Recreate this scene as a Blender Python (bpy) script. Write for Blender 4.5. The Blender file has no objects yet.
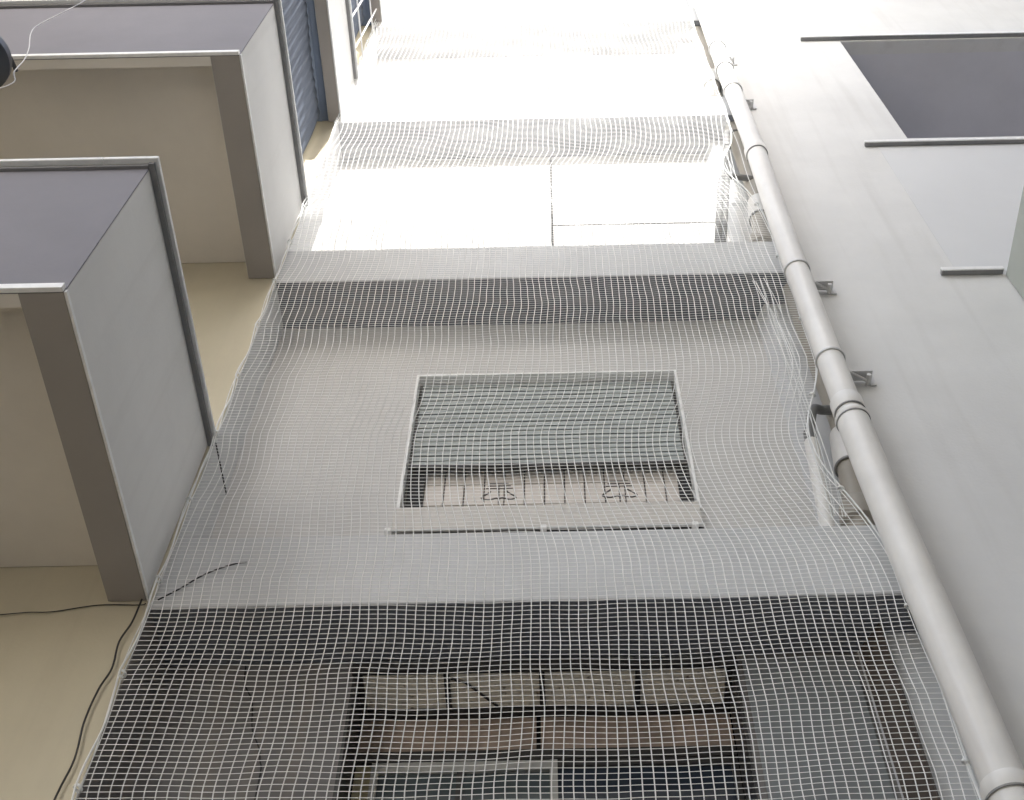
import bpy, bmesh, math, random
from mathutils import Vector, Matrix, noise
R = math.radians
random.seed(7)
scene = bpy.context.scene
COL = scene.collection

# ------------------------------------------------------------------ materials
def paint(name, color, rough=0.75, var=0.06, bump=0.10, streak=0.0, streak_col=(0.25, 0.21, 0.16), scale=1.0, spec=0.3):
    m = bpy.data.materials.new(name); m.use_nodes = True
    nt = m.node_tree; N = nt.nodes; Lk = nt.links
    b = N['Principled BSDF']
    b.inputs['Roughness'].default_value = rough
    b.inputs['Specular IOR Level'].default_value = spec
    tc = N.new('ShaderNodeTexCoord')
    mp = N.new('ShaderNodeMapping'); Lk.new(tc.outputs['Object'], mp.inputs['Vector'])
    n1 = N.new('ShaderNodeTexNoise'); n1.inputs['Scale'].default_value = 1.7*scale; n1.inputs['Detail'].default_value = 6
    n1.inputs['Roughness'].default_value = 0.62
    Lk.new(mp.outputs['Vector'], n1.inputs['Vector'])
    r1 = N.new('ShaderNodeValToRGB')
    r1.color_ramp.elements[0].position = 0.32; r1.color_ramp.elements[1].position = 0.70
    r1.color_ramp.elements[0].color = (*[c*(1-var) for c in color], 1)
    r1.color_ramp.elements[1].color = (*[min(1, c*(1+var)) for c in color], 1)
    Lk.new(n1.outputs['Fac'], r1.inputs['Fac'])
    out = r1.outputs['Color']
    if streak > 0:
        mp2 = N.new('ShaderNodeMapping'); mp2.inputs['Scale'].default_value = (7, 7, 0.35)
        Lk.new(tc.outputs['Object'], mp2.inputs['Vector'])
        n2 = N.new('ShaderNodeTexNoise'); n2.inputs['Scale'].default_value = 1.3; n2.inputs['Detail'].default_value = 7
        Lk.new(mp2.outputs['Vector'], n2.inputs['Vector'])
        r2 = N.new('ShaderNodeValToRGB')
        r2.color_ramp.elements[0].position = 0.53; r2.color_ramp.elements[1].position = 0.80
        r2.color_ramp.elements[0].color = (0, 0, 0, 1); r2.color_ramp.elements[1].color = (streak, streak, streak, 1)
        Lk.new(n2.outputs['Fac'], r2.inputs['Fac'])
        mx = N.new('ShaderNodeMixRGB'); mx.inputs['Color2'].default_value = (*streak_col, 1)
        Lk.new(r2.outputs['Color'], mx.inputs['Fac']); Lk.new(out, mx.inputs['Color1'])
        out = mx.outputs['Color']
    Lk.new(out, b.inputs['Base Color'])
    if bump > 0:
        n3 = N.new('ShaderNodeTexNoise'); n3.inputs['Scale'].default_value = 55*scale; n3.inputs['Detail'].default_value = 4
        Lk.new(tc.outputs['Object'], n3.inputs['Vector'])
        n4 = N.new('ShaderNodeTexNoise'); n4.inputs['Scale'].default_value = 2.3*scale; n4.inputs['Detail'].default_value = 2
        Lk.new(tc.outputs['Object'], n4.inputs['Vector'])
        ad = N.new('ShaderNodeMath'); ad.operation = 'MULTIPLY_ADD'; ad.inputs[1].default_value = 9.0
        Lk.new(n4.outputs['Fac'], ad.inputs[0]); Lk.new(n3.outputs['Fac'], ad.inputs[2])
        bp = N.new('ShaderNodeBump'); bp.inputs['Strength'].default_value = bump; bp.inputs['Distance'].default_value = 0.006
        Lk.new(ad.outputs[0], bp.inputs['Height']); Lk.new(bp.outputs['Normal'], b.inputs['Normal'])
    return m

def plain(name, color, rough=0.5, metal=0.0, spec=0.5, var=0.08, sc=20):
    m = paint(name, color, rough, var, 0.0, scale=sc/1.7, spec=spec)
    m.node_tree.nodes['Principled BSDF'].inputs['Metallic'].default_value = metal
    return m

M = {}
M['wall_white'] = paint('white_wall_paint', (0.56, 0.55, 0.535), 0.7, 0.04, 0.12, 0.16)
M['wall_low_shade'] = paint('worn_shaded_wall_grey', (0.165, 0.16, 0.158), 0.8, 0.12, 0.12, 0.4)  # grey darkened to hold the lower bay's shade; streaks are wear
M['band'] = paint('blue_grey_band_paint', (0.575, 0.582, 0.59), 0.8, 0.05, 0.12, 0.12, (0.3, 0.29, 0.27))
M['band_shade'] = paint('band_shade_slate', (0.16, 0.17, 0.19), 0.8, 0.06, 0.1)  # dark skin colour standing in for shade under the floor bands
M['cream'] = paint('cream_wall_paint', (0.56, 0.51, 0.39), 0.8, 0.05, 0.12, 0.12)
M['flank'] = paint('pale_grey_wall_paint', (0.67, 0.67, 0.665), 0.8, 0.05, 0.22, 0.20, (0.36, 0.34, 0.31))
M['panel'] = paint('smooth_panel_paint', (0.65, 0.658, 0.67), 0.7, 0.02, 0.05)
M['low_panel'] = paint('grey_blue_panel_paint', (0.20, 0.215, 0.22), 0.6, 0.08, 0.05, 0.2)
M['parapet'] = paint('grey_parapet_paint', (0.72, 0.715, 0.70), 0.75, 0.04, 0.12, 0.14, (0.35, 0.33, 0.3))
M['parapet_end'] = paint('dark_grey_parapet_end', (0.21, 0.205, 0.23), 0.75, 0.05, 0.08)  # end faces take a darker grey than the parapet sides
M['soffit'] = paint('beige_soffit_paint', (0.74, 0.70, 0.64), 0.8, 0.05, 0.06, 0.0)
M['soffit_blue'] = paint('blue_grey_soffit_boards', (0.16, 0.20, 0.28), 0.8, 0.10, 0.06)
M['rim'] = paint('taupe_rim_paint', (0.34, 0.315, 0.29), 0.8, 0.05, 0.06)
M['trim_white'] = plain('white_metal_trim', (0.82, 0.82, 0.82), 0.4)
M['coping'] = plain('grey_metal_coping', (0.70, 0.71, 0.71), 0.45)
M['strip_shade'] = plain('strip_shade_grey', (0.24, 0.24, 0.245), 0.5)  # dark grey puts underside shade into the floor strips' colour
M['coping_shade'] = plain('coping_shade_dark', (0.20, 0.20, 0.205), 0.5)  # dark strip painting the shaded underside of the coping
M['strip'] = plain('pale_metal_strip', (0.62, 0.62, 0.63), 0.4)
M['joint'] = plain('dark_joint', (0.04, 0.04, 0.04), 0.9)
M['dark_void'] = paint('dark_loggia_paint', (0.66, 0.66, 0.70), 0.8, 0.05, 0.05)
M['pvc'] = paint('pale_pvc_pipe', (0.78, 0.765, 0.735), 0.38, 0.06, 0.0, 0.26, (0.40, 0.33, 0.28), scale=2, spec=0.5)
M['pvc_old'] = paint('aged_beige_pvc', (0.40, 0.37, 0.32), 0.5, 0.10, 0.0, 0.25, spec=0.4)
M['pvc_grey'] = plain('grey_pvc', (0.17, 0.17, 0.165), 0.45)
M['steel'] = plain('galvanised_steel', (0.60, 0.60, 0.60), 0.45, 0.25)
M['gasket'] = plain('dark_gasket_ring', (0.27, 0.27, 0.265), 0.6)
M['wing_far'] = paint('grey_wing_plaster', (0.42, 0.42, 0.42), 0.8, 0.06, 0.1, 0.1)
M['net'] = plain('white_nylon_twine', (0.90, 0.90, 0.885), 0.6)
M['net_dark'] = plain('blue_grey_twine', (0.16, 0.18, 0.22), 0.7)
M['rope'] = plain('white_nylon_rope', (0.74, 0.75, 0.74), 0.6)
M['cable'] = plain('black_cable_rubber', (0.02, 0.02, 0.02), 0.5)
M['wire'] = plain('pale_wire', (0.7, 0.7, 0.72), 0.4)
M['frame_white'] = plain('white_window_frame', (0.84, 0.84, 0.82), 0.4)
M['frame_dark'] = plain('black_window_frame', (0.035, 0.033, 0.032), 0.5)
M['alu'] = plain('aluminium_frame', (0.42, 0.42, 0.40), 0.4, 0.3)
M['wood'] = paint('brown_wood_panel', (0.30, 0.235, 0.19), 0.6, 0.28, 0.05, 0.2, (0.12, 0.09, 0.07), scale=3)
M['dark_wood'] = paint('dark_brown_wood', (0.09, 0.072, 0.06), 0.6, 0.2, 0.05, scale=3)
M['tile'] = paint('beige_wall_tile', (0.60, 0.55, 0.50), 0.35, 0.05, 0.0)
M['motif'] = plain('dark_tile_motif', (0.10, 0.09, 0.085), 0.6)
M['slat'] = paint('grey_green_shutter_slats', (0.36, 0.395, 0.385), 0.5, 0.08, 0.0, 0.15, scale=3)
M['sill'] = paint('pale_stone_sill', (0.60, 0.575, 0.54), 0.7, 0.06, 0.08, 0.1)
M['dark_room'] = plain('dark_interior', (0.03, 0.03, 0.032), 0.9)
M['curtain'] = plain('yellowed_curtain', (0.38, 0.34, 0.22), 0.9)
M['lamp'] = plain('dark_lamp_enamel', (0.05, 0.055, 0.07), 0.4)
M['ground'] = paint('courtyard_paving', (0.36, 0.335, 0.30), 0.85, 0.15, 0.2)
M['far_wall'] = paint('shade_block_paint', (0.68, 0.665, 0.64), 0.85, 0.06, 0.1, 0.1)

def speckled(name, base, dots):
    m = bpy.data.materials.new(name); m.use_nodes = True
    nt = m.node_tree; N = nt.nodes; Lk = nt.links; b = N['Principled BSDF']; b.inputs['Roughness'].default_value = 0.6
    tc = N.new('ShaderNodeTexCoord')
    v = N.new('ShaderNodeTexNoise'); v.inputs['Scale'].default_value = 26; v.inputs['Detail'].default_value = 5
    Lk.new(tc.outputs['Object'], v.inputs['Vector'])
    r = N.new('ShaderNodeValToRGB'); r.color_ramp.elements[0].position = 0.60; r.color_ramp.elements[1].position = 0.74
    r.color_ramp.elements[0].color = (*base, 1); r.color_ramp.elements[1].color = (*dots, 1)
    Lk.new(v.outputs['Fac'], r.inputs['Fac']); Lk.new(r.outputs['Color'], b.inputs['Base Color'])
    return m
M['canopy_pane'] = speckled('speckled_cream_panel', (0.86, 0.79, 0.66), (0.26, 0.20, 0.15))

def glass(name, color, rough=0.06):
    m = bpy.data.materials.new(name); m.use_nodes = True
    nt = m.node_tree; b = nt.nodes['Principled BSDF']
    tc = nt.nodes.new('ShaderNodeTexCoord'); n = nt.nodes.new('ShaderNodeTexNoise'); n.inputs['Scale'].default_value = 3
    r = nt.nodes.new('ShaderNodeValToRGB')
    r.color_ramp.elements[0].color = (*[c*0.7 for c in color], 1); r.color_ramp.elements[1].color = (*[c*1.4 for c in color], 1)
    nt.links.new(tc.outputs['Object'], n.inputs['Vector']); nt.links.new(n.outputs['Fac'], r.inputs['Fac'])
    nt.links.new(r.outputs['Color'], b.inputs['Base Color'])
    b.inputs['Roughness'].default_value = rough; b.inputs['Specular IOR Level'].default_value = 0.5
    return m
M['pane_dark'] = glass('dark_window_glass', (0.028, 0.036, 0.05))
M['pane_grey'] = glass('grey_window_glass', (0.07, 0.085, 0.09))

# ------------------------------------------------------------------ mesh helpers
class MB:
    def __init__(self): self.v = []; self.f = []
    def box(self, x0, x1, y0, y1, z0, z1):
        i = len(self.v)
        self.v += [(x, y, z) for x in (x0, x1) for y in (y0, y1) for z in (z0, z1)]
        self.f += [tuple(i+k for k in q) for q in ((0,1,3,2),(4,6,7,5),(0,4,5,1),(2,3,7,6),(0,2,6,4),(1,5,7,3))]
        return self
    def prism(self, poly, z0, z1):
        i = len(self.v); n = len(poly)
        self.v += [(x, y, z0) for x, y in poly] + [(x, y, z1) for x, y in poly]
        self.f.append(tuple(i+k for k in reversed(range(n)))); self.f.append(tuple(i+n+k for k in range(n)))
        for k in range(n):
            a, b = k, (k+1) % n
            self.f.append((i+a, i+b, i+n+b, i+n+a))
        return self
    def tube(self, pts, r, n=10, cap=True, rad=None):
        pts = [Vector(p) for p in pts]; i0 = len(self.v); prev = None
        for k, p in enumerate(pts):
            t = (pts[min(k+1, len(pts)-1)] - pts[max(k-1, 0)]).normalized()
            if prev is None:
                a = t.orthogonal().normalized()
            else:
                a = (prev - t*prev.dot(t)).normalized()
            prev = a; b = t.cross(a)
            rr = rad[k] if rad else r
            for j in range(n):
                an = 2*math.pi*j/n
                self.v.append(tuple(p + (a*math.cos(an) + b*math.sin(an))*rr))
        for k in range(len(pts)-1):
            for j in range(n):
                a0 = i0+k*n+j; a1 = i0+k*n+(j+1) % n
                self.f.append((a0, a1, a1+n, a0+n))
        if cap:
            self.f.append(tuple(i0+j for j in reversed(range(n))))
            self.f.append(tuple(i0+(len(pts)-1)*n+j for j in range(n)))
        return self
    def ring(self, c, axis, R1, r, n=32, m=8):
        axis = Vector(axis).normalized(); a = axis.orthogonal().normalized(); b = axis.cross(a); c = Vector(c); i0 = len(self.v)
        for k in range(n):
            an = 2*math.pi*k/n; d = a*math.cos(an)+b*math.sin(an)
            for j in range(m):
                q = 2*math.pi*j/m
                self.v.append(tuple(c + d*(R1 + r*math.cos(q)) + axis*(r*1.6*math.sin(q))))
        for k in range(n):
            for j in range(m):
                self.f.append((i0+k*m+j, i0+((k+1) % n)*m+j, i0+((k+1) % n)*m+(j+1) % m, i0+k*m+(j+1) % m))
        return self
    def lathe(self, c, prof, n=40):
        c = Vector(c); i0 = len(self.v)
        for r, z in prof:
            for j in range(n):
                an = 2*math.pi*j/n
                self.v.append((c.x+r*math.cos(an), c.y+r*math.sin(an), c.z+z))
        for k in range(len(prof)-1):
            for j in range(n):
                self.f.append((i0+k*n+j, i0+k*n+(j+1) % n, i0+(k+1)*n+(j+1) % n, i0+(k+1)*n+j))
        return self
    def holed(self, x0, x1, z0, z1, holes, y0, y1):
        """wall slab in the XZ plane between y0 and y1 with rectangular openings"""
        xs = sorted({x0, x1, *[h[0] for h in holes], *[h[1] for h in holes]}); zs = sorted({z0, z1, *[h[2] for h in holes], *[h[3] for h in holes]})
        nx, nz = len(xs)-1, len(zs)-1
        def solid(i, k):
            if i < 0 or k < 0 or i >= nx or k >= nz: return False
            cx, cz = (xs[i]+xs[i+1])/2, (zs[k]+zs[k+1])/2
            return not any(h[0] < cx < h[1] and h[2] < cz < h[3] for h in holes)
        def q(*p):
            i = len(self.v); self.v += p; self.f.append((i, i+1, i+2, i+3))
        for i in range(nx):
            for k in range(nz):
                if not solid(i, k): continue
                a, b, c, d = xs[i], xs[i+1], zs[k], zs[k+1]
                q((a,y0,c),(b,y0,c),(b,y0,d),(a,y0,d)); q((a,y1,d),(b,y1,d),(b,y1,c),(a,y1,c))
                if not solid(i-1, k): q((a,y0,c),(a,y0,d),(a,y1,d),(a,y1,c))
                if not solid(i+1, k): q((b,y0,d),(b,y0,c),(b,y1,c),(b,y1,d))
                if not solid(i, k-1): q((a,y0,c),(a,y1,c),(b,y1,c),(b,y0,c))
                if not solid(i, k+1): q((a,y0,d),(b,y0,d),(b,y1,d),(a,y1,d))
        return self
    def build(self, name, mat, parent=None, smooth=False, bevel=0.0, weld=False):
        me = bpy.data.meshes.new(name); me.from_pydata(self.v, [], self.f); me.update()
        if weld or bevel or smooth:
            bm = bmesh.new(); bm.from_mesh(me)
            if weld or bevel: bmesh.ops.remove_doubles(bm, verts=bm.verts, dist=1e-5)
            bmesh.ops.recalc_face_normals(bm, faces=bm.faces); bm.to_mesh(me); bm.free()
        me.materials.append(mat)
        if smooth:
            for p in me.polygons: p.use_smooth = True
            try: me.set_sharp_from_angle(angle=R(40))
            except Exception: pass
        o = bpy.data.objects.new(name, me); COL.objects.link(o)
        if parent is not None: o.parent = parent; o.matrix_parent_inverse = parent.matrix_world.inverted() if False else Matrix.Translation(-Vector(parent_loc(parent)))
        if bevel:
            md = o.modifiers.new('bevel', 'BEVEL'); md.width = bevel; md.segments = 2; md.limit_method = 'ANGLE'
        return o

def parent_loc(o):
    p = Vector(o.location)
    while o.parent is not None:
        break
    return p if o.type == 'EMPTY' else Vector((0, 0, 0))

def thing(name, loc, label, cat, group=None):
    o = bpy.data.objects.new(name, None); COL.objects.link(o); o.location = loc; o.empty_display_size = 0.2
    o['label'] = label; o['category'] = cat
    if group: o['group'] = group
    return o
def tag(o, label, cat, group=None):
    o['label'] = label; o['category'] = cat
    if group: o['group'] = group
    return o

def smooth_path(pts, k=6):
    """Catmull-Rom through the points"""
    P = [Vector(p) for p in pts]; P = [P[0]*2-P[1]] + P + [P[-1]*2-P[-2]]; out = []
    for i in range(1, len(P)-2):
        for s in range(k):
            t = s/k; a, b, c, d = P[i-1], P[i], P[i+1], P[i+2]
            out.append(0.5*((2*b)+(c-a)*t+(2*a-5*b+4*c-d)*t*t+(3*b-a-3*c+d)*t**3))
    out.append(P[-2]); return out

# ------------------------------------------------------------------ main dimensions (metres, camera at the origin)
GZ = -1.6                    # courtyard floor
D = 3.53                     # face of floor bands and flank walls
DR = 3.87                    # face of recessed wall
XL, XR = -1.73, 1.60         # ends of the floor bands
XW = 1.315                   # right end of recessed wall
TOP = 15.9
BANDS = [(3.83, 4.29), (6.79, 7.235), (9.61, 10.05), (12.32, 12.78)]

# ------------------------------------------------------------------ ground
g = MB(); g.box(-60, 60, -60, 60, GZ-0.3, GZ)
go = g.build('ground', M['ground']); go['kind'] = 'structure'

# ------------------------------------------------------------------ facade opposite the camera
fa = thing('apartment_facade', (0, D, GZ), 'tall pale facade with projecting floor bands, recessed bays and windows behind the netting', 'building')
spans = [(GZ, BANDS[0][0])] + [(BANDS[i][1], BANDS[i+1][0]) for i in range(3)] + [(BANDS[3][1], TOP)]
W0 = (-0.89, 0.77, -0.2, BANDS[0][0])
W1 = (-0.815, 0.745, 4.85, 6.185)
for i, (z0, z1) in enumerate(spans):
    holes = [W0] if i == 0 else [W1] if i == 1 else []
    w = MB(); w.holed(XL, XW, z0, z1, holes, DR, DR+0.20)
    w.build('recessed_wall', M['wall_low_shade'] if i == 0 else M['wall_white'], fa, weld=True)
    n = MB(); n.prism([(XW, DR+0.2), (XW, DR), (1.36, 3.755), (XR-0.001, 3.755), (XR-0.001, DR+0.2)], z0, z1)
    n.build('corner_niche', M['band'], fa)
MB().prism([(XW+0.003, DR-0.018), (XW+0.001, DR-0.022), (1.385, 3.69), (1.40, 3.71)], 0.3, 3.82).build('corner_post', M['dark_wood'], fa)
for z0, z1 in BANDS:
    bd = MB().box(XL, XR, D, DR+0.2, z0, z1).build('floor_band', M['band'], fa, bevel=0.008)
    MB().box(XL+0.004, XR-0.004, D+0.006, DR-0.003, z0-0.004, z0+0.01).build('soffit_shade_skin', M['band_shade'], bd)
MB().box(-7.5, XL, D, DR+0.2, GZ, TOP).build('side_wall', M['cream'], fa, bevel=0.01)['label'] = 'cream plastered side wall'
MB().box(-7.5, 2.7, 4.30, 7.6, GZ, TOP).box(2.7, 9.0, 7.2, 7.6, GZ, TOP).box(-7.5, 9.0, 4.08, 7.6, TOP+0.001, TOP+0.2).build('building_core', M['dark_room'], fa)
for z0, z1 in spans:
    MB().box(XL+0.001, XL+0.006, D+0.004, DR-0.001, z0+0.001, z1-0.006).build('bay_jamb', M['wall_low_shade'] if z0 < 0 else M['band'], fa)
MB().box(XL+0.0065, XL+0.010, D+0.004, DR-0.002, 5.05, 5.062).build('jamb_groove', M['joint'], fa)
LOG = (2.81, 8.0, 9.0, 11.515)
w = MB(); w.holed(XR, 9.0, GZ, TOP, [LOG], D, D+0.13)
w.box(XR, XR+0.13, D+0.131, DR+0.2, GZ, TOP)
w.build('side_wall', M['flank'], fa)['label'] = 'pale grey plain side wall'
# loggia behind the opening on the right
lg = MB(); x0, x1, z0, z1 = LOG; yb = 7.1; y0 = D+0.13
lg.v += [(x0,y0,z0),(x1,y0,z0),(x1,y0,z1),(x0,y0,z1),(x0,yb,z0),(x1,yb,z0),(x1,yb,z1),(x0,yb,z1)]
lg.f += [(4,5,6,7),(0,3,7,4),(1,5,6,2),(3,2,6,7),(0,4,5,1)]
lg.build('loggia', M['dark_void'], fa)
for (xa, xb, zt, h) in ((2.44, 8.9, 11.575, 0.03), (2.44, 8.9, 8.87, 0.03), (2.43, 2.815, 6.727, 0.03)):
    st = MB().box(xa, xb, D-0.036, D-0.002, zt-h, zt).build('floor_strip', M['strip_shade'], fa, bevel=0.003)
    MB().box(xa-0.002, xb, D-0.046, D-0.0365, zt-h-0.006, zt+0.002).build('strip_lip', M['trim_white'], st, bevel=0.002)
MB().box(2.54, 8.9, D-0.004, D-0.001, 6.74, 8.832).build('smooth_panel', M['panel'], fa, bevel=0.002)
# expansion joints on the upper bays
for (xa, xb, za, zb) in ((0.012, 0.029, BANDS[1][1], BANDS[2][0]), (0.010, 0.027, BANDS[2][1], BANDS[3][0]), (0.03, XW-0.01, 8.26, 8.272)):
    MB().box(xa, xb, DR-0.003, DR+0.001, za+0.002, zb-0.002).build('expansion_joint', M['joint'], fa)
# small plate high on the wall
MB().box(1.06, 1.28, DR-0.03, DR-0.001, 11.6, 11.95).build('wall_plate', M['wall_white'], fa, bevel=0.004)

# --- upper window with roller shutter and tiled niche
win = MB().holed(W1[0], W1[1], W1[2], W1[3], [(W1[0]+0.016, W1[1]-0.016, W1[2], W1[3]-0.016)], DR-0.012, DR+0.06).build('window', M['frame_white'], fa, weld=True)
s = MB(); zz = W1[3]-0.03; y = DR+0.045
while zz > 5.37:
    z1 = zz-0.046
    i = len(s.v); xa, xb = W1[0]+0.035, W1[1]-0.035
    s.box(xa, xb, y, y+0.012, z1+0.013, zz)
    zz = z1
s.build('roller_shutter', M['slat'], win, bevel=0.003)
MB().box(xa, xb, y+0.016, y+0.022, 5.30, W1[3]-0.03).build('shutter_backing', M['dark_room'], win)
MB().box(W1[0]+0.02, W1[1]-0.02, y-0.016, y+0.016, 5.30, zz).build('shutter_bar', M['frame_dark'], win, bevel=0.004)
t = MB(); ty = DR+0.10; tw = 0.108
k = 0; xa = -0.70
while xa < 0.62:
    for (za, zb) in ((4.87, 5.048), (5.053, 5.226), (5.231, 5.404), (5.409, 5.58)):
        t.box(xa, xa+tw-0.007, ty, ty+0.03, za, zb)
    xa += tw; k += 1
t.build('wall_tiles', M['tile'], win, bevel=0.003)
MB().box(W1[0], W1[1], ty+0.012, ty+0.06, 4.83, 6.18).build('tile_backing', M['motif'], win)
for cxm in (-0.300, 0.345):
    mo = MB(); yy = ty-0.001
    mo.tube([(cxm, yy, 4.94), (cxm, yy, 5.10)], 0.004, 6)
    mo.tube(smooth_path([(cxm-0.085, yy, 4.985), (cxm-0.09, yy, 5.0), (cxm-0.05, yy, 5.04), (cxm-0.045, yy, 5.05)]), 0.0045, 6)
    mo.tube(smooth_path([(cxm+0.085, yy, 4.985), (cxm+0.09, yy, 5.0), (cxm+0.05, yy, 5.04), (cxm+0.045, yy, 5.05)]), 0.0045, 6)
    mo.tube(smooth_path([(cxm-0.085, yy, 4.985), (cxm-0.05, yy, 4.978), (cxm-0.015, yy, 4.99), (cxm, yy, 4.985), (cxm+0.02, yy, 4.992), (cxm+0.06, yy, 4.978), (cxm+0.085, yy, 4.985)]), 0.0045, 6)
    for q in range(3):
        mo.tube([(cxm-0.07+0.01*q, yy, 5.075+0.022*q), (cxm+0.075-0.012*q, yy, 5.075+0.022*q)], 0.003, 6)
    mo.v = [(x, y_, z+0.115) for x, y_, z in mo.v]
    mo.build('tile_motif', M['motif'], win, smooth=True)
for xa, xb in ((W1[0]+0.028, -0.705), (0.66, W1[1]-0.028)):
    MB().box(xa, xb, DR+0.07, DR+0.085, W1[2], 5.30).build('dark_side_panel', M['dark_room'], win)
MB().box(W1[0]+0.0, W1[1]-0.015, DR-0.055, DR+0.09, 4.672, 4.85).build('sill', M['sill'], win, bevel=0.006)
MB().box(W1[0]-0.005, W1[1]-0.01, DR-0.035, DR-0.001, 4.635, 4.670).build('sill_under_strip', M['frame_dark'], win)  # dark strip along the underside of the sill
# --- lower window bay
low = MB().holed(W0[0], W0[1], -0.2, 3.80, [(W0[0]+0.012, W0[1]-0.012, -0.19, 3.79)], DR-0.004, DR+0.24).build('window_bay', M['frame_dark'], fa, weld=True)
bars = MB(); zc = 3.775
for xb in (W0[0]+0.013, -0.50, -0.085, 0.335, W0[1]-0.037):
    bars.box(xb, xb+0.024, DR-0.012, 4.14, zc-0.03, zc+0.012)
bars.box(W0[0]-0.004, W0[1]+0.004, DR-0.035, DR-0.006, zc-0.035, zc+0.01)
bars.box(W0[0]+0.013, W0[1]-0.013, 4.105, 4.139, zc-0.036, zc-0.002)
bars.build('canopy_bars', M['frame_dark'], low)
xs = [W0[0]+0.037, -0.50, -0.476, -0.085, -0.061, 0.335, 0.359, W0[1]-0.037]
for a in range(0, 8, 2):
    MB().box(xs[a]+0.001, xs[a+1]-0.001, DR+0.0, 4.10, zc-0.012, zc+0.004).build('canopy_panel', M['canopy_pane'], low)
MB().tube([(-0.47, DR+0.04, zc-0.02), (-0.41, DR+0.06, zc-0.022), (-0.27, 4.09, zc-0.02)], 0.006, 6).build('canopy_stay', M['frame_dark'], low)
MB().box(W0[0]+0.013, -0.103, 4.14, 4.17, 3.545, 3.735).build('head_board', M['wood'], low)
MB().box(-0.083, W0[1]-0.013, 4.14, 4.17, 3.545, 3.735).build('head_board', M['wood'], low)
MB().box(W0[0]+0.013, W0[1]-0.013, 4.125, 4.17, 3.49, 3.543).build('head_rail', M['frame_dark'], low)
MB().box(W0[0]+0.013, -0.80, 4.15, 4.17, -0.18, 3.488).build('curtain', M['curtain'], low)
fr = MB()
fr.box(-0.805, -0.775, 4.13, 4.165, -0.18, 3.488); fr.box(-0.045, -0.012, 4.128, 4.165, -0.18, 3.488)
fr.box(-0.775, -0.045, 4.13, 4.165, 3.44, 3.488)
fr.build('sash_frame', M['alu'], low)
fd = MB(); fd.box(-0.44, -0.415, 4.132, 4.165, -0.18, 3.439); fd.box(0.73, 0.757, 4.13, 4.165, -0.18, 3.488); fd.box(-0.011, 0.729, 4.13, 4.165, 3.455, 3.488)
fd.build('sash_bar', M['frame_dark'], low)
MB().box(-0.775, -0.441, 4.15, 4.16, -0.18, 3.439).build('pane', M['pane_grey'], low)
MB().box(-0.414, -0.046, 4.15, 4.16, -0.18, 3.439).build('pane', M['pane_grey'], low)
MB().box(-0.011, 0.729, 4.15, 4.16, -0.18, 3.454).build('pane', M['pane_dark'], low)
MB().box(W0[0], W0[1], 4.18, 4.25, -0.2, 3.80).build('bay_back', M['dark_room'], low)
# shutter panel right of the bay
MB().box(0.80, 1.285, DR-0.018, DR-0.001, 0.4, 3.79).build('side_shutter', M['low_panel'], fa, bevel=0.005)

# clothes rod under the sill, with small clips
cr = thing('clothes_rod', (0, DR, 4.65), 'thin pale rod with white clips under the sill of the shuttered window', 'clothes rod')
MB().tube([(-0.83, DR-0.062, 4.656), (0.74, DR-0.062, 4.656)], 0.005, 8).build('rod', M['rope'], cr, smooth=True)
for xc in (-0.83, -0.06, 0.69):
    MB().box(xc-0.016, xc+0.016, DR-0.072, DR-0.001, 4.642, 4.670).build('clip', M['frame_white'], cr, bevel=0.004)

# ------------------------------------------------------------------ left wing with balconies
lw = thing('balcony_wing', (-4.3, 0, GZ), 'left wing with solid grey parapet balconies stacked one above another', 'building')
MB().box(-7.5, -4.3, 0.2, D-0.002, GZ, TOP).build('wing_wall', M['cream'], lw)
def balcony(z0, z1, ynear, lift, soff, xo=0.0, th=0.17):
    xf = XL+xo; xb = -4.298; yf = D-0.004
    p = MB(); p.box(xf-th, xf, ynear+0.006, yf, z0, z1)
    po = p.build('balcony', M['parapet'], lw, bevel=0.006)
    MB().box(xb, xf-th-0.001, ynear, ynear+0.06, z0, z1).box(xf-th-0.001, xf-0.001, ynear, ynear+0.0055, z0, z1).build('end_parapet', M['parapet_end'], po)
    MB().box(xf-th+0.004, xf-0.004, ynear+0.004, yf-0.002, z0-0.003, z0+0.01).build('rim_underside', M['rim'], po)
    MB().box(xb, xf-th+0.003, ynear+0.004, ynear+0.059, z0-0.003, z0+0.01).build('rim_underside', M['soffit'], po)
    sl = MB().box(xb, xf-th-0.002, ynear+0.061, yf, z0+lift, z0+lift+0.12)
    if lift < 0.1:      # boarded soffit
        xx = xb
        while xx < xf-th-0.05:
            sl.box(xx, xx+0.042, ynear+0.062, yf-0.001, z0+lift-0.014, z0+lift-0.001); xx += 0.05
    sl.build('soffit_slab', soff, po)
    c = MB()
    c.box(xf-th-0.03, xf+0.042, ynear-0.042, yf, z1+0.001, z1+0.026)
    c.box(xb, xf-th-0.031, ynear-0.042, ynear+0.18, z1+0.001, z1+0.026)
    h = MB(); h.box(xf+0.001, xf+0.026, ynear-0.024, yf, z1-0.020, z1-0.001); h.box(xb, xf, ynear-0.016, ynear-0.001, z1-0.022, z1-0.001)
    h.build('coping_shade_strip', M['coping_shade'], po)
    c.build('coping', M['coping'], po, bevel=0.004)
    d = MB(); d.box(xb, xf-0.002, ynear-0.022, ynear-0.001, z0-0.006, z0+0.030)
    d.build('drip_edge', M['trim_white'], po, bevel=0.003)
    MB().box(xf+0.001, xf+0.010, ynear-0.001, yf, z0-0.006, z0+0.014).build('edge_bead', M['trim_white'], po)
    return po
balcony(3.875, 5.03, 2.035, 0.235, M['soffit'], -0.02)
balcony(6.84, 7.93, 2.105, 0.235, M['soffit'], -0.01)
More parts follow.
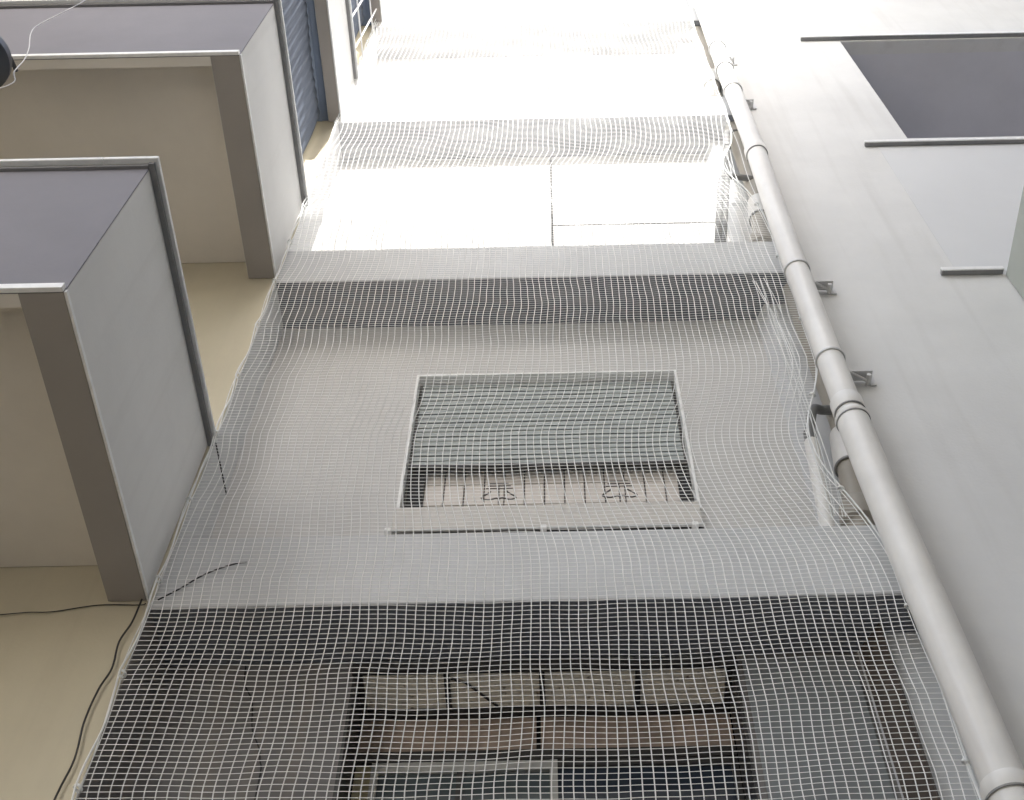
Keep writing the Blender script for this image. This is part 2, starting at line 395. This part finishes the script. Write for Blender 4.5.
balcony(9.61, 10.52, 2.105, 0.03, M['soffit_blue'], 0.03, 0.10)
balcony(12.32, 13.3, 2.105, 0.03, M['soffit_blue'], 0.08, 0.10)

# grille in the top balcony opening
M['screen'] = paint('blue_grey_screen_cloth', (0.13, 0.15, 0.19), 0.85, 0.10, 0.05)
def screen(z0, z1, x, y0, y1, lab):
    m = MB(); n = 150; rows = 10
    for k in range(rows+1):
        z = z0+(z1-z0)*k/rows
        for j in range(n+1):
            y = y0+(y1-y0)*j/n
            w = 0.0045*math.sin(2*math.pi*y/0.085+0.5*math.sin(z*2.1+y))+0.02*noise.noise(Vector((y*1.5, z*1.2, 4)))
            m.v.append((x+w, y, z))
    for k in range(rows):
        for j in range(n):
            a = k*(n+1)+j; m.f.append((a, a+1, a+n+2, a+n+1))
    o = m.build('balcony_screen', M['screen'], smooth=True)
    sd = o.modifiers.new('thickness', 'SOLIDIFY'); sd.thickness = 0.003
    tag(o, lab, 'screen')
screen(7.99, 9.59, XL-0.13, 2.12, 3.46, 'blue grey pleated cloth screen closing the opening above the second balcony parapet')
screen(10.58, 12.30, XL-0.10, 2.12, 3.46, 'blue cloth screen behind the white bar grille in the topmost balcony opening')
rk = MB()
for k in range(7):
    y0 = 1.9+0.27*k
    rk.tube([(XL+0.04, y0, 10.70), (XL+0.04, y0+0.1, 12.3)], 0.008, 6)
for z in (11.1, 11.9): rk.tube([(XL+0.04, 1.9, z), (XL+0.04, 3.5, z)], 0.008, 6)
tag(rk.build('balcony_grille', M['trim_white']), 'white bar grille in the topmost balcony opening on the left', 'grille')

# ------------------------------------------------------------------ right wing and the unseen shading block added behind the camera
rw = thing('side_wing', (3, 0, GZ), 'right wing with one greenish grey balcony corner showing', 'building')
MB().box(6.3, 9.0, -14, D-0.002, GZ, 15.4).build('wing_wall', M['wing_far'], rw)
MB().box(2.31, 9.0, -14, 1.1, 15.2, 15.4).build('shadow_slab', M['strip'], rw)  # unseen slab added to cast the slanted shadow edge on the right wall
M['greenish'] = paint('greenish_grey_parapet_paint', (0.44, 0.46, 0.42), 0.8, 0.06, 0.1, 0.15)
rb = MB().prism([(2.826, D-0.004), (2.80, 1.2), (2.97, 1.2), (2.99, D-0.004)], 5.5, 6.685).build('balcony', M['greenish'], rw, bevel=0.008)
MB().box(3.0, 6.299, 1.2, D-0.004, 5.62, 5.78).build('soffit_slab', M['soffit'], rb)
ob = thing('shade_block', (0, -5, GZ), 'unseen plain block added behind the viewer to shade the lower facade', 'building')  # added out of view: keeps sun off the lower storeys
MB().box(-4.2, 6.29, -9, -5, GZ, 12.35).build('shade_block_wall', M['far_wall'], ob)

# ------------------------------------------------------------------ drainpipes
dp = thing('downpipe', (1.51, 3.39, GZ), 'thick pale main downpipe running up the right side of the netting', 'pipe')
PY = 3.385
def px(h): # gentle lean of the real pipe
    pts = [(-2, 1.535), (2.8, 1.512), (4.7, 1.474), (6.8, 1.490), (8.5, 1.530), (10, 1.540), (12.5, 1.572), (16, 1.60)]
    for (a, xa), (b, xb) in zip(pts, pts[1:]):
        if a <= h <= b: return xa+(xb-xa)*(h-a)/(b-a)
def seg(z0, z1, r, name='pipe_length', mat='pvc'):
    n = max(2, int((z1-z0)/0.4)+1)
    return MB().tube([(px(z0+(z1-z0)*k/n), PY, z0+(z1-z0)*k/n) for k in range(n+1)], r, 32).build(name, M[mat], dp, smooth=True)
seg(GZ+0.002, 4.90, 0.080)
seg(4.905, 8.36, 0.072)
seg(8.365, TOP-0.3, 0.071)
def coupling(z, h, r):
    c = MB().lathe((px(z), PY, z), [(r-0.02, -0.002), (r+0.004, -0.002), (r+0.007, 0.01), (r+0.007, h-0.01), (r+0.002, h), (r-0.02, h)], 36).build('coupling', M['pvc'], dp, smooth=True)
    MB().ring((px(z), PY, z-0.006), (0, 0, 1), r+0.002, 0.0034).build('gasket_ring', M['gasket'], c, smooth=True)
coupling(4.91, 0.001+0.03, 0.080)
coupling(4.985, 0.10, 0.075)
coupling(8.37, 0.10, 0.075)
coupling(10.3, 0.08, 0.074)
coupling(2.655, 0.06, 0.083)
def clamp(z, r):
    c = MB().ring((px(z), PY, z), (0, 0, 1), r+0.004, 0.006, 36, 8).build('clamp', M['steel'], dp, smooth=True)
    b = MB()
    b.box(1.70, 1.735, D-0.012, D-0.001, z-0.045, z+0.085)
    b.box(px(z)+r*0.72, 1.715, D-0.075, D-0.012, z-0.004, z+0.012)
    b.tube([(px(z)+r*0.9, PY+0.045, z-0.02), (1.70, D-0.02, z-0.03)], 0.010, 8)
    b.tube([(1.69, D-0.07, z-0.03), (1.69, D-0.004, z-0.03)], 0.013, 8)
    b.build('clamp_bracket', M['steel'], c, bevel=0.002)
for z in (6.52, 5.49, 9.75, 10.9): clamp(z, 0.072)

# soil pipes rising from each floor band in the niche
SP = [(4.29, 6.79, 'short aged beige soil pipe standing on the lowest floor band'), (7.235, 9.61, 'short pale soil pipe standing on the second floor band'), (10.05, 12.32, 'short soil pipe standing on the third floor band near the top')]
for z0, z1, lab in SP:
    t = thing('soil_pipe', (1.45, 3.655, z0), lab, 'pipe', 'soil pipes in the corner niche')
    def sp(h): return (1.425+0.11*min(h, 1.0), 3.655, z0+h)      # leans out below, upright above
    MB().tube([sp(h) for h in (0.002, 0.3, 0.6, 0.9, 1.0, 1.3, z1-z0-0.01)], 0.068, 32).build('pipe_length', M['pvc_old'], t, smooth=True)
    MB().tube([sp(h) for h in (0.14, 0.15, 0.19, 0.27, 0.30, 0.31)], 0.09, 36, rad=[0.07, 0.092, 0.096, 0.092, 0.08, 0.069]).build('socket', M['pvc_old'], t, smooth=True)
    c = MB().tube([sp(h) for h in (0.60, 0.605, 0.62, 0.86, 0.88, 0.885)], 0.08, 36, rad=[0.069, 0.080, 0.082, 0.082, 0.08, 0.069]).build('coupling', M['pvc'], t, smooth=True)
    MB().ring(sp(0.595), (0.11, 0, 1), 0.078, 0.005).build('gasket_ring', M['gasket'], c, smooth=True)

# small branch pipes
e1 = thing('sink_drain', (1.30, 3.60, 4.29), 'small grey elbow drain pipe beside the lowest soil pipe', 'pipe')
MB().tube(smooth_path([(1.50, 3.6, 5.335), (1.43, 3.6, 5.333), (1.375, 3.57, 5.30), (1.34, 3.57, 5.20), (1.312, 3.57, 5.06)]), 0.026, 14).build('elbow', M['pvc_grey'], e1, smooth=True)
MB().tube([(1.25, 3.57, 4.292), (1.305, 3.57, 5.0)], 0.036, 16).build('drop_pipe', M['pvc'], e1, smooth=True)
MB().tube([(1.304, 3.57, 4.99), (1.312, 3.57, 5.08)], 0.034, 16).build('collar', M['pvc_grey'], e1, smooth=True)
e2 = thing('sink_drain', (1.44, 3.60, 7.235), 'thin grey elbow drain with a side branch at the second floor band', 'pipe')
MB().tube(smooth_path([(1.54, 3.6, 9.40), (1.47, 3.6, 9.38), (1.435, 3.57, 9.28), (1.40, 3.57, 9.0), (1.325, 3.57, 8.4), (1.20, 3.57, 7.6), (1.15, 3.57, 7.24)]), 0.022, 12).build('elbow', M['pvc_grey'], e2, smooth=True)
MB().tube([(1.397, 3.57, 8.98), (1.41, 3.57, 9.10)], 0.034, 12).build('collar', M['pvc_grey'], e2, smooth=True)
MB().tube(smooth_path([(1.52, 3.60, 8.43), (1.34, 3.57, 8.42), (1.285, 3.57, 8.37), (1.25, 3.57, 8.2), (1.11, 3.57, 7.24)]), 0.024, 12).build('branch', M['pvc_grey'], e2, smooth=True)

# ------------------------------------------------------------------ safety net
nt = thing('safety_net', (0, 3.46, GZ), 'white knotted safety netting hung over the whole central facade', 'net')
def nz3(x, y, z): return noise.noise(Vector((x, y, z)))
PITCH = 0.0405; PZ = 0.0265
NI = 79; Z0N = 1.7; Z1N = 13.7; NJ = int((Z1N-Z0N)/PZ)
def ledge(z): return XL+0.02 + 0.012*abs(math.sin(math.pi*(z-0.1)/0.55))
def redge(z):
    e = 1.455-0.012*abs(math.sin(math.pi*z/0.8))
    gathered = math.exp(-((z-4.85)/0.5)**2)*0.19
    gathered += math.exp(-((z-8.35)/0.45)**2)*0.16
    return e-gathered
def P(i, j):
    z = Z0N+j*PZ; u = i/NI
    x0, x1 = ledge(z), redge(z)
    x = x0+(x1-x0)*u
    s = math.sin(math.pi*u)**0.5 if 0 < u < 1 else 0
    x += s*(0.028*nz3(x*0.9, z*0.75, 3.1)+0.018*nz3(x*2.2, z*2.0, 7.7)+0.006*nz3(x*6, z*5.5, 1.7))
    # slack pulled towards the ties near the edges
    x += 0.018*math.exp(-u*7)*math.sin(2*math.pi*z/1.15+0.6) * (u > 0)
    x -= 0.024*math.exp(-(1-u)*8)*abs(math.sin(math.pi*z/0.95)) * (u < 1)
    zz = z+s*(0.011*nz3(x*1.1, z*1.1, 11.3)+0.006*nz3(x*5, z*5, 4.2)) - 0.02*math.sin(math.pi*u)
    y = 3.478+0.014*nz3(x*0.8, z*0.9, 20.5)+0.012*nz3(x*3, z*3, 9.5)
    # the twine clears the front of the floor bands
    y = min(y, D-0.010)
    if u > 0.85: y -= 0.0
    return (x, y, zz)
G = [[P(i, j) for j in range(NJ+1)] for i in range(NI+1)]
vs, fs = [], []
def strand(pts, r, horizontal):
    i0 = len(vs)
    for p in pts:
        for k in range(3):
            a = 2*math.pi*k/3+0.5
            if horizontal: vs.append((p[0], p[1]+r*math.cos(a), p[2]+r*math.sin(a)))
            else: vs.append((p[0]+r*math.cos(a), p[1]+r*math.sin(a), p[2]))
    for n in range(len(pts)-1):
        for k in range(3):
            a = i0+3*n+k; b = i0+3*n+(k+1) % 3
            fs.append((a, b, b+3, a+3))
RV, RH = 0.0027, 0.0014
for i in range(NI+1): strand(G[i], RV, False)
for j in range(NJ+1): strand([G[i][j] for i in range(NI+1)], RH, True)
nm = MB(); nm.v = vs; nm.f = fs
nm.build('mesh_twine', M['net'], nt)
def rope(pts, r, name='edge_rope'):
    r = r*0.75 if name == 'edge_rope' else r
    return MB().tube(pts, r, 8).build(name, M['rope'], nt, smooth=True)
rope([(ledge(Z0N+0.05*k)-0.004, 3.462+0.01*math.sin(k*0.7), Z0N+0.05*k) for k in range(int(12/0.05))], 0.0055)
rope([(XL+0.012+0.012*math.sin(k*0.31), 3.49, Z0N+0.05*k) for k in range(int(12/0.05))], 0.0035)
rope([(redge(Z0N+0.05*k)+0.004, 3.462, Z0N+0.05*k) for k in range(int(12/0.05))], 0.0055)
rope([(1.452+0.008*math.sin(k*0.23), 3.485, Z0N+0.05*k) for k in range(int(12/0.05))], 0.0035)
# gathered slack hanging in the corner niche
for q in range(6):
    ph = random.random()*6
    rope([(1.345-0.0011*(k-16)**2*0.12-0.012*q+0.018*math.sin(ph+k*0.22), 3.495+0.012*math.sin(ph+k*0.3), 4.32+0.07*k) for k in range(34)], 0.0022, 'slack_cord')
for q in range(4):
    ph = random.random()*6
    rope([(1.33+0.016*q+0.018*math.sin(ph+k*0.2), 3.50, 7.3+0.07*k) for k in range(22)], 0.0022, 'slack_cord')
for k in range(21):
    z = 2.3+0.55*k
    x = XL+0.02
    MB().ring((x, 3.475, z), (0.5, 0.3, 1), 0.016, 0.004, 16, 6).build('net_tie', M['rope'], nt, smooth=True)
    z = 2.08+0.8*k
    if z < 13.5: MB().ring((redge(z), 3.465, z), (0.5, -0.3, 1), 0.014, 0.004, 16, 6).build('net_tie', M['rope'], nt, smooth=True)

# ------------------------------------------------------------------ cables and lamp
tag(MB().tube(smooth_path([(-1.765, 3.505, 3.86), (-1.771, 3.51, 3.728), (-1.792, 3.51, 3.612), (-1.778, 3.51, 3.467), (-1.798, 3.51, 3.35), (-1.802, 3.51, 3.188), (-1.782, 3.51, 3.007), (-1.796, 3.51, 2.808), (-1.80, 3.515, 2.3), (-1.79, 3.52, 1.5)]), 0.0042, 8).build('cable', M['cable'], smooth=True),
    'black cable hanging down the cream wall below the lowest balcony corner', 'cable', )
tag(MB().tube(smooth_path([(-2.9, 3.52, 3.75), (-2.338, 3.52, 3.800), (-2.236, 3.52, 3.81), (-2.132, 3.522, 3.813), (-1.95, 3.524, 3.85), (-1.77, 3.51, 3.83), (-1.70, 3.42, 3.74)]), 0.0024, 8).build('cable', M['cable'], smooth=True),
    'thin black cable clipped along the cream wall under the lowest balcony', 'cable')
tag(MB().tube(smooth_path([(-1.70, 3.515, 3.865), (-1.62, 3.52, 3.945), (-1.56, 3.52, 4.01), (-1.50, 3.52, 4.055), (-1.42, 3.52, 4.095), (-1.37, 3.522, 4.105)]), 0.0035, 8).build('cable', M['cable'], smooth=True),
    'short black cable end crossing the netting by the lowest floor band', 'cable')
tag(MB().tube(smooth_path([(-2.80, 1.97, 7.9), (-2.825, 1.98, 7.599), (-2.844, 1.98, 7.468), (-2.929, 1.98, 7.097), (-2.919, 1.98, 6.919), (-2.831, 1.98, 6.635), (-2.783, 1.98, 6.422), (-2.764, 1.98, 6.223), (-2.706, 1.98, 6.061), (-2.74, 1.96, 5.9), (-2.80, 1.92, 5.88)]), 0.0028, 8).build('wire', M['wire'], smooth=True),
    'thin white wire dangling in front of the upper left balcony', 'wire')
tag(MB().tube(smooth_path([(-1.37, 3.862, 3.81), (-1.35, 3.86, 3.70), (-1.30, 3.862, 3.60), (-1.27, 3.86, 3.45), (-1.21, 3.862, 3.30), (-1.19, 3.862, 3.0), (-1.2, 3.862, 1.2)]), 0.003, 8).build('cable', M['cable'], smooth=True),
    'dark cable running down the worn shaded wall left of the lower window bay', 'cable')
lp = thing('dome_lamp', (-2.9, 1.88, 6.1), 'dark round dome lamp at the left edge hanging before the balcony', 'lamp')
prof = [(0.02, 0.17)] + [(0.165*math.sin(a), 0.02+0.15*math.cos(a)) for a in [0.2*k for k in range(1, 8)]] + [(0.168, 0.0), (0.160, -0.012), (0.10, -0.05), (0.02, -0.06), (0.0005, -0.06)]
MB().lathe((-2.895, 1.88, 6.12), prof, 40).build('lamp_shade', M['lamp'], lp, smooth=True)
MB().tube([(-2.895, 1.88, 6.28), (-2.895, 1.95, 6.5), (-2.9, 2.08, 6.56)], 0.012, 8).build('lamp_arm', M['lamp'], lp, smooth=True)

# ------------------------------------------------------------------ light
SUN_D = Vector((-0.135, 1.80, -1.0)).normalized()      # direction the light travels
el = math.asin(-SUN_D.z); az = math.atan2(-SUN_D.x, -SUN_D.y)
sun = bpy.data.lights.new('sun', 'SUN'); sun.energy = 2.0; sun.angle = R(0.6); sun.color = (1.0, 0.985, 0.965)
so = bpy.data.objects.new('sun', sun); COL.objects.link(so); so.location = (3, -10, 30)
so.rotation_euler = SUN_D.to_track_quat('-Z', 'Y').to_euler()
wd = bpy.data.worlds.new('World'); scene.world = wd; wd.use_nodes = True
n = wd.node_tree.nodes; l = wd.node_tree.links
sky = n.new('ShaderNodeTexSky'); sky.sky_type = 'NISHITA'; sky.sun_disc = False
sky.sun_elevation = el; sky.sun_rotation = az; sky.dust_density = 2.5; sky.air_density = 1.0
hs = n.new('ShaderNodeHueSaturation'); hs.inputs['Saturation'].default_value = 0.55
l.new(sky.outputs['Color'], hs.inputs['Color']); l.new(hs.outputs['Color'], n['Background'].inputs['Color'])
n['Background'].inputs['Strength'].default_value = 0.15

# ------------------------------------------------------------------ camera
f = 1211.0; th = math.atan(1845/1211); rho = math.atan(16/795)
F = Vector((0, math.cos(th), math.sin(th))); Rt = Vector((1, 0, 0)); U = Vector((0, -math.sin(th), math.cos(th)))
cx = Rt*math.cos(rho)-U*math.sin(rho); cy = Rt*math.sin(rho)+U*math.cos(rho)
cam = bpy.data.cameras.new('camera'); co = bpy.data.objects.new('camera', cam); COL.objects.link(co)
co.matrix_world = Matrix((cx, cy, -F)).transposed().to_4x4()
cam.sensor_width = 36; cam.lens = f/1024*36; cam.shift_x = -41/1024; cam.clip_start = 0.05; cam.clip_end = 500
scene.camera = co
vs_ = scene.view_settings
vs_.view_transform = 'Standard'; vs_.look = 'None'; vs_.gamma = 1; vs_.use_curve_mapping = False
vs_.exposure = 2.0
cy_ = scene.cycles
cy_.max_bounces = 12; cy_.diffuse_bounces = 8; cy_.glossy_bounces = 4; cy_.use_denoising = True
cy_.sample_clamp_indirect = 6
